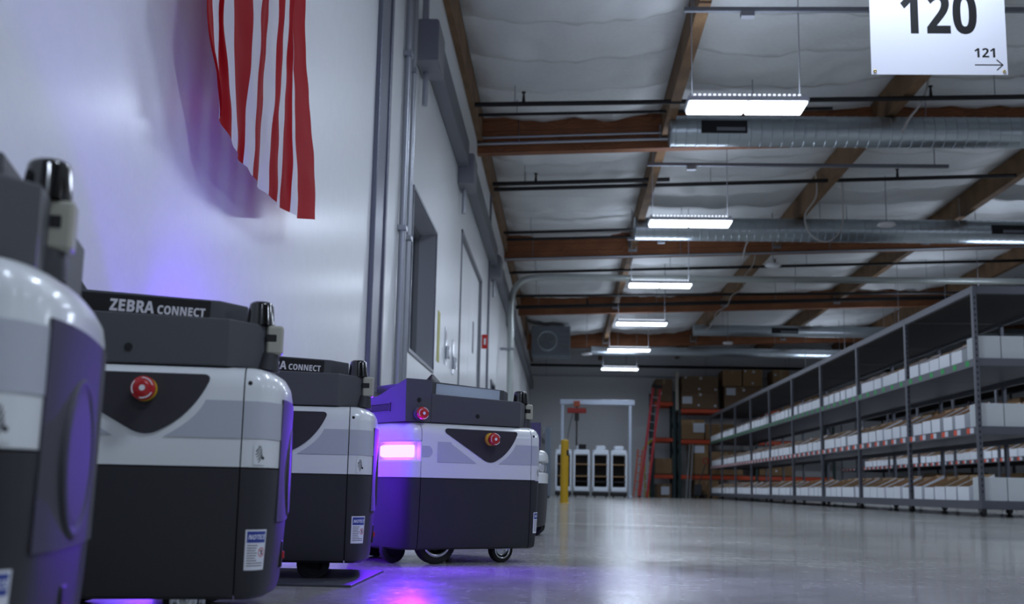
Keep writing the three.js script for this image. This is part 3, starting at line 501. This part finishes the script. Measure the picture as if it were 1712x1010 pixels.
for (const [x, y, z, l] of [[4.05, 4.62, -22.4, 'round white wireless unit hanging under the second beam'], [5.45, 4.78, -19.5, 'round white wireless unit hanging before the second duct'], [4.8, 4.55, -34, 'round white wireless unit hanging far back over the shelving'], [0.65, 4.05, -33, 'small white cone hanging by the fourth roof light']]) {
  const t = thing('wireless_unit', l, 'wireless unit', [x, y, z]); part('unit_body', new THREE.LatheGeometry([[0, -0.03], [0.12, -0.025], [0.16, 0], [0.13, 0.04], [0, 0.05]].map(p => new THREE.Vector2(...p)), 24), M.white, t); part('hanging_wire', cyl([0, 0.05, 0], [0, roofY(x, 5.62) - y, 0], 0.007, 0.007, 6), M.greyBox, t);
}
{ // hanging aisle sign
  const W = 0.775, H = 0.76, t = thing('aisle_sign', 'white hanging aisle sign lettered 120 with a small 121 and arrow', 'sign', [2.146, 2.652 + H / 2, -6.5]);
  const face = canvasTex(1024, 1004, (c, w, h) => {
    c.fillStyle = '#f1f3f8'; c.fillRect(0, 0, w, h); c.fillStyle = '#0a0a0c'; c.strokeStyle = '#0a0a0c'; c.textBaseline = 'alphabetic'; c.lineJoin = 'round';
    const put = (s, size, x, y, wid, k, lw) => { c.save(); c.font = 'bold ' + size + 'px ' + FONT; const q = wid / c.measureText(s).width; c.translate(x, y); c.scale(q, k); c.fillText(s, 0, 0); if (lw) { c.lineWidth = lw; c.strokeText(s, 0, 0); } c.restore(); };
    put('120', 460, 220, 672, 600, 1, 6); put('121', 104, 776, 866, 176, 1, 0);
    c.lineWidth = 9; c.beginPath(); c.moveTo(780, 926); c.lineTo(988, 926); c.moveTo(944, 884); c.lineTo(990, 926); c.lineTo(944, 968); c.stroke();
  });
  part('sign_board', new THREE.BoxGeometry(W, H, 0.006), [M.white, M.white, M.white, M.white, std(0xffffff, 0.5, 0, { map: face }), M.white], t);
  for (const [x, y] of [[-1, -1], [1, -1], [-1, 1], [1, 1]]) part('grommet', new THREE.TorusGeometry(0.007, 0.003, 8, 16).translate(x * (W / 2 - 0.02), y * (H / 2 - 0.02), 0.004), std(0xb8a25a, 0.4, 0.6), t);
  for (const x of [-1, 1]) part('hanging_wire', cyl([x * (W / 2 - 0.02), H / 2 - 0.02, 0.004], [x * (W / 2 - 0.02), roofY(2.1, 5.5) - 2.652 - H / 2, 0.004], 0.003, 0.003, 6), M.greyBox, t);
}
{ // unit heater under the roof at the back
  const t = thing('unit_heater', 'grey boxy unit heater with a round fan hung by the back wall', 'heater', [-0.42, 4.4, -37]);
  part('casing', rbox(-0.62, 0.62, 0, 0.95, -0.5, 0.5, 0.03), M.galv2 ??= std(0x7e858c, 0.5, 0.3), t); const fn = part('fan_ring', new THREE.TorusGeometry(0.3, 0.035, 10, 36).translate(-0.12, 0.47, 0.5), M.galv, t);
  for (let k = 0; k < 4; k++) part('fan_blade', box(-0.05, 0.05, 0.03, 0.26, 0, 0.01).rotateZ(k * TAU / 4 + 0.4).translate(-0.12, 0.47, 0.505), M.wireway, t);
  for (let k = 0; k < 5; k++) part('louvre', rbox(0.28, 0.58, 0.12 + k * 0.16, 0.16 + k * 0.16, 0.5, 0.53, 0.006), M.wireway, t);
  for (const x of [-0.55, 0.55]) part('hanger_rod', cyl([x, 0.95, 0], [x, 1.2, 0], 0.012), M.conduit, t);
}

// ================================================================= SHELVING
const SHELF = [0.2, 1.14, 2.01], BAY = 3.0, DEPTH = 1.5;
const lipG = new THREE.BoxGeometry(0.05, 0.1, BAY - 0.09), tagG = new THREE.BoxGeometry(0.003, 0.07, 0.13);
M.tagGreen = std(0x1fa24c, 0.6); M.tagOrange = std(0xe0512a, 0.6); M.tagWhite = std(0xd6dae2, 0.6);
function rack(x, z0, bays, label, tags) {
  const t = thing('shelving_rack', label, 'shelving', [x, 0, z0]);
  for (let i = 0; i <= bays; i++) for (const xx of [0, DEPTH - 0.05]) {
    part('post', rbox(xx, xx + 0.05, 0.1, 2.95, -i * BAY - 0.045, -i * BAY + 0.045, 0.006), M.rackSteel, t);
    const c = part('caster', merge([cyl([xx + 0.025, 0.045, -i * BAY - 0.03], [xx + 0.025, 0.045, -i * BAY + 0.03], 0.045, 0.045, 14), box(xx, xx + 0.05, 0.05, 0.1, -i * BAY - 0.08, -i * BAY + 0.08)]), M.black, t);
    if (i < 2 && xx === 0 && tags) { const hs = []; for (let y = 0.3; y < 2.84; y += 0.075) hs.push(box(xx + 0.012, xx + 0.03, y, y + 0.03, -i * BAY + 0.0445, -i * BAY + 0.0465)); part('post_slots', merge(hs), i ? M.slot : M.slot, t); }
  }
  for (let i = 0; i < bays; i++) {
    const zc = -(i + 0.5) * BAY;
    SHELF.forEach((y, k) => {
      const s = part('shelf', merge([box(0.02, DEPTH - 0.02, y - 0.03, y, zc - BAY / 2 + 0.01, zc + BAY / 2 - 0.01), lipG.clone().translate(0.025, y - 0.055, zc), lipG.clone().translate(DEPTH - 0.025, y - 0.055, zc)]), M.rackSteel, t);
      if (tags && k) for (let j = 0; j < 6; j++) { const z = zc + BAY / 2 - (j + 0.5) * BAY / 6; if (k === 2) { part('label_tag', tagG, M.tagGreen, s, 'green shelf tag').position.set(-0.001, y - 0.052, z); } else { part('label_tag', tagG, M.tagOrange, s, 'orange shelf tag').position.set(-0.001, y - 0.052, z - 0.066); part('label_tag', tagG, M.tagWhite, s).position.set(-0.001, y - 0.052, z + 0.066); } }
    });
    part('top_beam', rbox(0, 0.05, 2.85, 2.95, zc - BAY / 2 + 0.045, zc + BAY / 2 - 0.045, 0.008), M.rackSteel, t);
    part('top_beam', rbox(DEPTH - 0.05, DEPTH, 2.85, 2.95, zc - BAY / 2 + 0.045, zc + BAY / 2 - 0.045, 0.008), M.rackSteel, t);
    part('top_deck', box(0.05, DEPTH - 0.05, 2.89, 2.91, zc - BAY / 2 + 0.045, zc + BAY / 2 - 0.045), M.deck, t);
  }
  for (const i of [0, bays]) for (const y of [...SHELF, 2.95]) part('end_beam', rbox(0.05, DEPTH - 0.05, y - 0.105, y - 0.002, -i * BAY - 0.03, -i * BAY + 0.03, 0.006), M.rackSteel, t);
  return t;
}
const R1X = 5.26, R1Z = -15.05;
rack(R1X, R1Z, 9, 'long grey steel shelving rack filled with white bins along the aisle', true);
rack(9.9, -15.05, 9, 'grey steel shelving rack with white bins standing behind the long rack', true);
// open-topped bins: low white front, high back, kraft inside
M.bin = std(0xffffff, 0.75, 0, { vertexColors: true });
function binGeo(w, fh, bh, d, v) {
  const th = 0.006, W = [0.80, 0.83, 0.87], K = [0.36 + v * 0.02, 0.235, 0.12], pos = [], col = [];
  const quad = (a, b, c, e, k) => { for (const q of [a, b, c, a, c, e]) { pos.push(...q); col.push(...k); } };
  const slab = (outer, inner) => {               // two parallel quads and their rims
    quad(...outer, W); quad(...inner.slice().reverse(), K);
    for (let i = 0; i < 4; i++) { const j = (i + 1) % 4; quad(outer[j], outer[i], inner[i], inner[j], i === 2 ? [0.62, 0.55, 0.45] : W); }
  };
  const h = w / 2;                                // front at x = 0 facing -x, back at x = d
  slab([[0, 0, -h], [0, 0, h], [0, fh, h], [0, fh, -h]], [[th, 0, -h], [th, 0, h], [th, fh, h], [th, fh, -h]]);
  slab([[d, 0, h], [d, 0, -h], [d, bh, -h], [d, bh, h]], [[d - th, 0, h], [d - th, 0, -h], [d - th, bh, -h], [d - th, bh, h]]);
  slab([[0, 0, h], [d, 0, h], [d, bh, h], [0, fh, h]], [[0, 0, h - th], [d, 0, h - th], [d, bh, h - th], [0, fh, h - th]]);
  slab([[d, 0, -h], [0, 0, -h], [0, fh, -h], [d, bh, -h]], [[d, 0, -h + th], [0, 0, -h + th], [0, fh, -h + th], [d, bh, -h + th]]);
  quad([0, 0.004, -h], [d, 0.004, -h], [d, 0.004, h], [0, 0.004, h], K);
  const g = new THREE.BufferGeometry(); g.setAttribute('position', new THREE.Float32BufferAttribute(pos, 3)); g.setAttribute('color', new THREE.Float32BufferAttribute(col, 3)); g.computeVertexNormals(); return g;
}
const binGs = [0, 1, 2].map(v => binGeo([0.44, 0.415, 0.37][v], [0.18, 0.172, 0.185][v], [0.345, 0.33, 0.355][v], 0.34, v));
const proto = binGs.map(g => mesh('storage_bin', g, M.bin));
const ORD = ['', 'second', 'third', 'fourth', 'fifth', 'sixth', 'seventh', 'eighth', 'ninth'];
const lvl = ['bottom', 'middle', 'upper'];
function fill(x, z0, bays, where, skip0) {
  for (let i = 0; i < bays; i++) SHELF.forEach((y, k) => {
    for (let j = 0; j < 6; j++) {
      if (i === 0 && j === 0 && skip0) continue;
      const o = proto[Math.floor(rnd() * 3)].clone(); o.name = numbered('storage_bin'); o.position.set(x + 0.03 + rr(0, 0.03), y + 0.001, z0 - i * BAY - 0.06 - (j + 0.5) * (BAY - 0.12) / 6 + rr(-0.008, 0.008)); scene.add(o);
      tag(o, 'open white bin on the ' + lvl[k] + ' shelf, ' + (i ? ORD[i] + ' bay' : 'end bay') + ' of ' + where, 'bin', 'bins on the ' + lvl[k] + ' shelf of ' + where);
    }
  });
}
fill(R1X, R1Z, 9, 'the long aisle rack', true);
fill(9.9, -18.05, 7, 'the rack behind', false);
// closed white cartons across the near end of the rack
SHELF.forEach((y, k) => { for (let j = 0; j < 3; j++) { const t = thing('end_carton', 'plain white carton at the end of the ' + lvl[k] + ' shelf of the long rack', 'carton', [R1X + 0.075 + j * 0.3, y, R1Z - 0.06], 0, 'white cartons at the rack end, ' + lvl[k] + ' shelf'); part('carton_body', rbox(0, 0.29, 0.001, 0.298, -0.4, 0, 0.006), M.carton ??= std(0xc9ced0, 0.7), t); part('lid_seam', box(0.01, 0.28, 0.2985, 0.3005, -0.21, -0.19), M.tagWhite, t); } });
M.kraft = std(0x8f7250, 0.8); M.kraftDark = std(0x776049, 0.85); M.label = std(0xd5dbe6, 0.6);
const cartonN = {};
function carton(x0, x1, y0, y1, z0, z1, lab, spots, dark, group) {
  const t = thing('cardboard_box', lab, 'cardboard box', [(x0 + x1) / 2, y0, z0], 0, group); const w = (x1 - x0) / 2, h = y1 - y0;
  part('box_body', rbox(-w, w, 0.001, h, -(z0 - z1), 0, 0.012), dark ? M.kraftDark : M.kraft, t);
  part('tape', box(-0.04, 0.04, h - 0.22 * h, h - 0.002, 0, 0.002), M.tape ??= std(0x9c8564, 0.5), t);
  for (const [u, v, a, b] of spots) part('paper_label', rbox(-w + u * 2 * w, -w + u * 2 * w + a, v * h, v * h + b, 0, 0.004, 0.0015), M.label, t);
}

for (let i = 0; i < 8; i++) SHELF.forEach((y, k) => { for (let h = 0; h < 2; h++) { const z = R1Z - i * BAY - 0.15 - h * 1.42; carton(10.5, 11.3, y + 0.001, y + (k < 2 ? 0.68 : 0.6) - ((i + h) % 3) * 0.07, z, z - 1.3, 'large added kraft carton on the ' + lvl[k] + ' shelf behind the bins, ' + (i ? ORD[i] + ' bay' : 'end bay') + ' of the rack behind', [], (i + h + k) % 2, 'large added cartons in the rack behind'); } });  // cartons added to block the view through to the bright right wall

// ================================================================= AT THE BACK WALL
{
  const X = [3.32, 4.10, 4.30, 7.1, 9.9], zf = -43.2, zb = -44.5;
  const t = thing('pallet_rack', 'tall pallet rack with dark green posts and orange beams at the back wall', 'pallet rack', [0, 0, 0]);
  const green = std(0x22393a, 0.5, 0.2), orange = std(0xc9481d, 0.5);
  for (const x of X) for (const z of [zf, zb]) { part('upright', rbox(x - 0.05, x + 0.05, 0, x < 4.2 ? 3.9 : 3.24, z - 0.04, z + 0.04, 0.006), green, t); part('foot_plate', rbox(x - 0.08, x + 0.08, 0, 0.012, z - 0.08, z + 0.08, 0.003), green, t); }
  for (const x of X) for (let k = 0; k < 3; k++) part('diagonal_brace', cyl([x, 0.3 + k * 0.95, zf], [x, 1.2 + k * 0.95, zb], 0.018, 0.018, 6), green, t);
  for (const [i, ys] of [[0, [0.76, 2.1, 3.42]], [2, [0.76, 2.05, 3.18]], [3, [0.76, 2.05, 3.18]]]) for (const y of ys) {
    for (const z of [zf, zb]) part('beam', rbox(X[i] + 0.05, X[i + 1] - 0.05, y - 0.07, y + 0.07, z - 0.03, z + 0.03, 0.006), orange, t, 'orange beam');
    part('wire_deck', box(X[i] + 0.05, X[i + 1] - 0.05, y + 0.07, y + 0.085, zb, zf), M.deck, t);
  }
  const g = 'boxes stacked on the pallet rack';
  const spots = [[0.05, 0.12, 0.3, 0.36]], dots = [[0.08, 0.85, 0.07, 0.07], [0.45, 0.15, 0.07, 0.07], [0.5, 0.8, 0.08, 0.08], [0.9, 0.12, 0.08, 0.07]];
  carton(4.36, 5.7, 3.27, 3.86, zf + 0.04, zb, 'wide grey-brown carton with a white label on the upper rack deck', [[0.03, 0.3, 0.36, 0.26], ...dots.slice(1)], true, g);
  carton(4.38, 5.72, 3.865, 4.47, zf + 0.04, zb, 'wide grey-brown carton with round dots, topmost by the cream post', dots, true, g);
  carton(5.95, 7.3, 3.27, 4.1, zf + 0.04, zb, 'large brown carton with a white sheet near its top corner', [[0.05, 0.62, 0.34, 0.26], ...dots.slice(2)], true, g);
  carton(5.9, 6.6, 4.105, 4.72, zf, zb, 'plain brown carton stacked on the large carton', [], false, g);
  carton(6.64, 7.36, 4.105, 4.75, zf, zb, 'brown carton with pale corner dots stacked on the large carton', dots.slice(0, 3), false, g);
  carton(7.75, 8.35, 3.27, 4.75, zf, zb, 'tall brown carton at the far right of the upper deck', dots.slice(0, 2), false, g);
  carton(8.4, 9.4, 3.27, 4.5, zf, zb, 'broad brown carton beside the tall one on the upper deck', dots.slice(2), false, g);
  carton(4.36, 5.2, 2.14, 2.86, zf + 0.02, zb, 'kraft carton with a white label on the middle rack deck', [[0.52, 0.35, 0.42, 0.34]], false, g);
  carton(5.25, 6.3, 2.14, 2.72, zf + 0.02, zb, 'low kraft carton behind the end of the shelving', [], false, g);
  carton(4.7, 5.35, 0.86, 1.95, zf + 0.02, zb, 'kraft carton with a white label under the middle beam', [[0.12, 0.72, 0.42, 0.26]], false, g);
  carton(5.4, 6.6, 0.86, 1.7, zf + 0.02, zb, 'kraft carton low on the rack behind the shelving', [], false, g);
  carton(7.2, 8.5, 0.86, 1.8, zf - 0.05, zb, 'kraft carton low on the rack further right', dots.slice(1, 2), false, g);
  carton(4.85, 5.7, 0, 0.66, zf + 0.05, zb + 0.1, 'kraft carton standing on the floor beneath the rack', [], false, g);
  carton(3.42, 4.02, 0.86, 1.42, zf, zb, 'small kraft carton between the ladder and the cream post', [], false, g);
  carton(3.42, 4.04, 3.51, 4.35, zf, zb, 'dull brown carton on the narrow top deck', [[0.2, 0.3, 0.1, 0.1]], true, g);
  carton(3.45, 4.0, 0.001, 0.5, zf, zb, 'pale low carton on the floor under the narrow deck', [[0.3, 0.2, 0.3, 0.3]], true, g);
  part('cream_extension', rbox(4.14, 4.26, 3.2, 4.62, -43.24, -43.12, 0.01), std(0xb9b3a6, 0.6), t, 'cream upright extension');
  // ladder leaning on the rack
  const L = thing('ladder', 'red fibreglass ladder leaning against the pallet rack', 'ladder', [2.68, 0, -41.6]); L.rotation.z = -0.125; L.rotation.x = -0.05;
  const red = std(0xa51d2a, 0.5); for (const [x, m2] of [[0, red], [0.26, red]]) part('rail', rbox(x, x + 0.09, 0.02, 3.95, -0.04, 0.04, 0.01), m2, L);
  for (let k = 0; k < 12; k++) part('rung', cyl([0.05, 0.3 + k * 0.3, 0], [0.3, 0.3 + k * 0.3, 0], 0.018, 0.018, 8), M.conduit, L); part('top_cap', rbox(-0.01, 0.36, 3.93, 4.05, -0.06, 0.06, 0.01), M.black, L); 
  for (const x of [0, 0.26]) part('foot', rbox(x - 0.01, x + 0.1, 0, 0.05, -0.06, 0.06, 0.01), M.black, L);
  const O = thing('step_ladder', 'orange folded step ladder next to the red ladder', 'ladder', [2.5, 0, -41.9]); O.rotation.z = -0.1; const orr = std(0xbb4a22, 0.5);
  for (const x of [0, 0.16]) part('rail', rbox(x, x + 0.05, 0.01, 1.7, -0.03, 0.03, 0.008), orr, O); for (let k = 0; k < 5; k++) part('tread', rbox(0.05, 0.16, 0.25 + k * 0.3, 0.28 + k * 0.3, -0.05, 0.05, 0.005), orr, O);
  const yp = std(0xb9b42a, 0.5);
  single('yellow_pole', cyl([3.12, 0, -42.6], [3.2, 1.3, -43.05], 0.03, 0.03, 10), yp, 'yellow pole leaning at the ladder foot', 'pole', 'yellow poles');
  single('yellow_pole', cyl([3.02, 0, -42.8], [3.0, 1.2, -43.0], 0.03, 0.03, 10), yp, 'yellow pole leaning at the ladder foot', 'pole', 'yellow poles');
  part('yellow_guard', cyl([2.95, 1.75, -43.14], [3.42, 2.24, -43.14], 0.035, 0.035, 10), yp, t, 'slanted yellow bar');
  const tubeM = std(0x8b8e90, 0.5, 0.3);
  for (const [x, l] of [[4.5, 'pale tube leaning in the rack, nearer the green post'], [4.62, 'pale tube leaning in the rack, nearer the cartons']]) single('leaning_tube', cyl([x, 0, -42.85], [x + 0.16, 1.95, -43.1], 0.03, 0.03, 10), tubeM, l, 'tube');
  const J = thing('pallet_jack', 'dark pallet jack with raised handle by the end of the shelving', 'pallet jack', [5.2, 0, -42.2]);
  for (const x of [-0.45, -0.15]) part('fork', rbox(x - 0.08, x + 0.06, 0.06, 0.14, -0.5, 0.5, 0.01), M.black, J); part('pump_body', rbox(-0.42, -0.16, 0.08, 0.5, -0.66, -0.48, 0.03), M.rackDark, J); part('handle', cyl([-0.28, 0.45, -0.56], [-0.02, 1.25, -0.42], 0.02), M.rackDark, J); part('grip', new THREE.TorusGeometry(0.1, 0.018, 8, 20).translate(-0.02, 1.34, -0.42), M.red, J); for (const x of [-0.38, -0.2]) part('wheel', cyl([x - 0.03, 0.08, -0.57], [x + 0.03, 0.08, -0.57], 0.08, 0.08, 14), M.rubber, J);
}
{ // yellow bollard
  const t = thing('safety_bollard', 'yellow steel safety bollard standing on the open floor', 'bollard', [0.035, 0, -20.8]);
  part('post', new THREE.LatheGeometry([[0.09, 0], [0.09, 0.015], [0.071, 0.018], [0.071, 1.08], [0.06, 1.105], [0.03, 1.115], [0, 1.118]].map(p => new THREE.Vector2(...p)), 24), M.yellow, t); part('dark_patch', rbox(0.03, 0.075, 0.83, 0.93, 0.045, 0.062, 0.004), M.slot, t);
}
{ // gantry with hoist
  const z = -36.95, gm = std(0xb9c4d2, 0.4, 0.5), t = thing('gantry_frame', 'pale steel gantry frame spanning over the white carts', 'gantry', [0, 0, z]);
  part('cross_beam', rbox(-0.1, 2.26, 2.9, 3.06, -0.06, 0.06, 0.01), gm, t); for (const x of [-0.02, 2.12]) { part('gantry_leg', rbox(x - 0.045, x + 0.045, 0.05, 2.9, -0.045, 0.045, 0.01), gm, t); part('gantry_foot', rbox(x - 0.06, x + 0.06, 0, 0.06, -0.4, 0.4, 0.015), gm, t); }
  const h = thing('chain_hoist', 'red chain hoist hanging from the gantry beam', 'hoist', [0.43, 0, z]), rd = std(0x9c2418, 0.5), og = std(0xb4552e, 0.5);
  part('trolley', rbox(-0.1, 0.1, 2.82, 3.0, 0.065, 0.2, 0.02), og, h); part('hook_link', cyl([0, 2.78, 0.1], [0, 2.86, 0.1], 0.03), M.black, h); part('spreader_bar', rbox(-0.3, 0.3, 2.62, 2.78, 0.02, 0.18, 0.02), rd, h); part('motor', rbox(-0.07, 0.07, 2.38, 2.62, 0.03, 0.17, 0.02), M.black, h); part('chain', cyl([0, 1.6, 0.1], [0, 2.4, 0.1], 0.025, 0.025, 8), M.slot, h); part('pendant_cord', tube([[-0.12, 2.62, 0.1], [-0.2, 2.3, 0.1], [-0.27, 1.9, 0.1], [-0.3, 1.62, 0.1]], 0.012, 20, 6), M.slot, h);
}
{ // white carts in a row
  const wm = std(0xdfe7f0, 0.45, 0.05), grey = std(0x9a9ea6, 0.5, 0.3);
  const names = ['behind the yellow bollard', 'beneath the hanging chain hoist', 'between two others under the gantry', 'next to the gantry leg'];
  [[0.03, 0], [0.58, 1], [1.16, 0], [1.72, 0]].forEach(([x, tab], i) => {
    const t = thing('white_cart', 'tall white shelf cart ' + names[i] + (tab ? ' with a dark screen' : ''), 'cart', [x, 0, -36], 0, 'white carts under the gantry');
    part('base', rbox(-0.25, 0.25, 0.05, 0.17, -0.35, 0.3, 0.03), M.black, t); part('skirt', rbox(-0.24, 0.24, 0.17, 0.32, -0.33, 0.28, 0.04), wm, t);
    for (const sx of [-1, 1]) for (const z of [-0.3, 0.26]) part('upright', rbox(sx * 0.22 - 0.025, sx * 0.22 + 0.025, 0.3, 1.36, z - 0.02, z + 0.02, 0.008), wm, t);
    for (const y of [0.46, 0.62, 0.98]) part('shelf', rbox(-0.22, 0.22, y, y + 0.035, -0.3, 0.26, 0.006), y === 0.46 ? M.black : M.kraft, t);
    part('back_panel', box(-0.2, 0.2, 0.3, 1.3, -0.32, -0.305), M.deck, t);
    part('head', rbox(-0.24, 0.24, 1.28, 1.44, -0.3, 0.28, 0.04), wm, t); part('head_cap', rbox(-0.15, 0.15, 1.42, 1.57, -0.2, 0.22, 0.05), wm, t);
    if (tab) part('screen', rbox(-0.1, 0.14, 1.45, 1.6, 0.225, 0.245, 0.008), M.slot, t);
    for (const sx of [-1, 1]) part('wheel', cyl([sx * 0.17 - 0.02, 0.05, 0.22], [sx * 0.17 + 0.02, 0.05, 0.22], 0.05, 0.05, 12), M.rubber, t);
  });
}
{ const t = thing('metal_cabinet', 'tall grey metal cabinet against the left wall beyond the robots', 'cabinet', [WALL_X + 0.01, 0, -32]); part('cabinet_body', rbox(0, 0.95, 0.04, 1.9, -0.6, 0, 0.01), M.cab ??= std(0x74808e, 0.5, 0.2), t); for (const x of [0.01, 0.48]) { const d = part('cabinet_door', rbox(x, x + 0.46, 0.08, 1.87, 0, 0.02, 0.005), M.cab, t); part('door_handle', rbox(x ? x + 0.03 : 0.42, x ? x + 0.05 : 0.44, 0.95, 1.1, 0.02, 0.04, 0.004), M.chrome, d); } part('plinth', box(0.02, 0.93, 0, 0.04, -0.58, -0.02), M.slot, t); }

renderer.render(scene, camera);
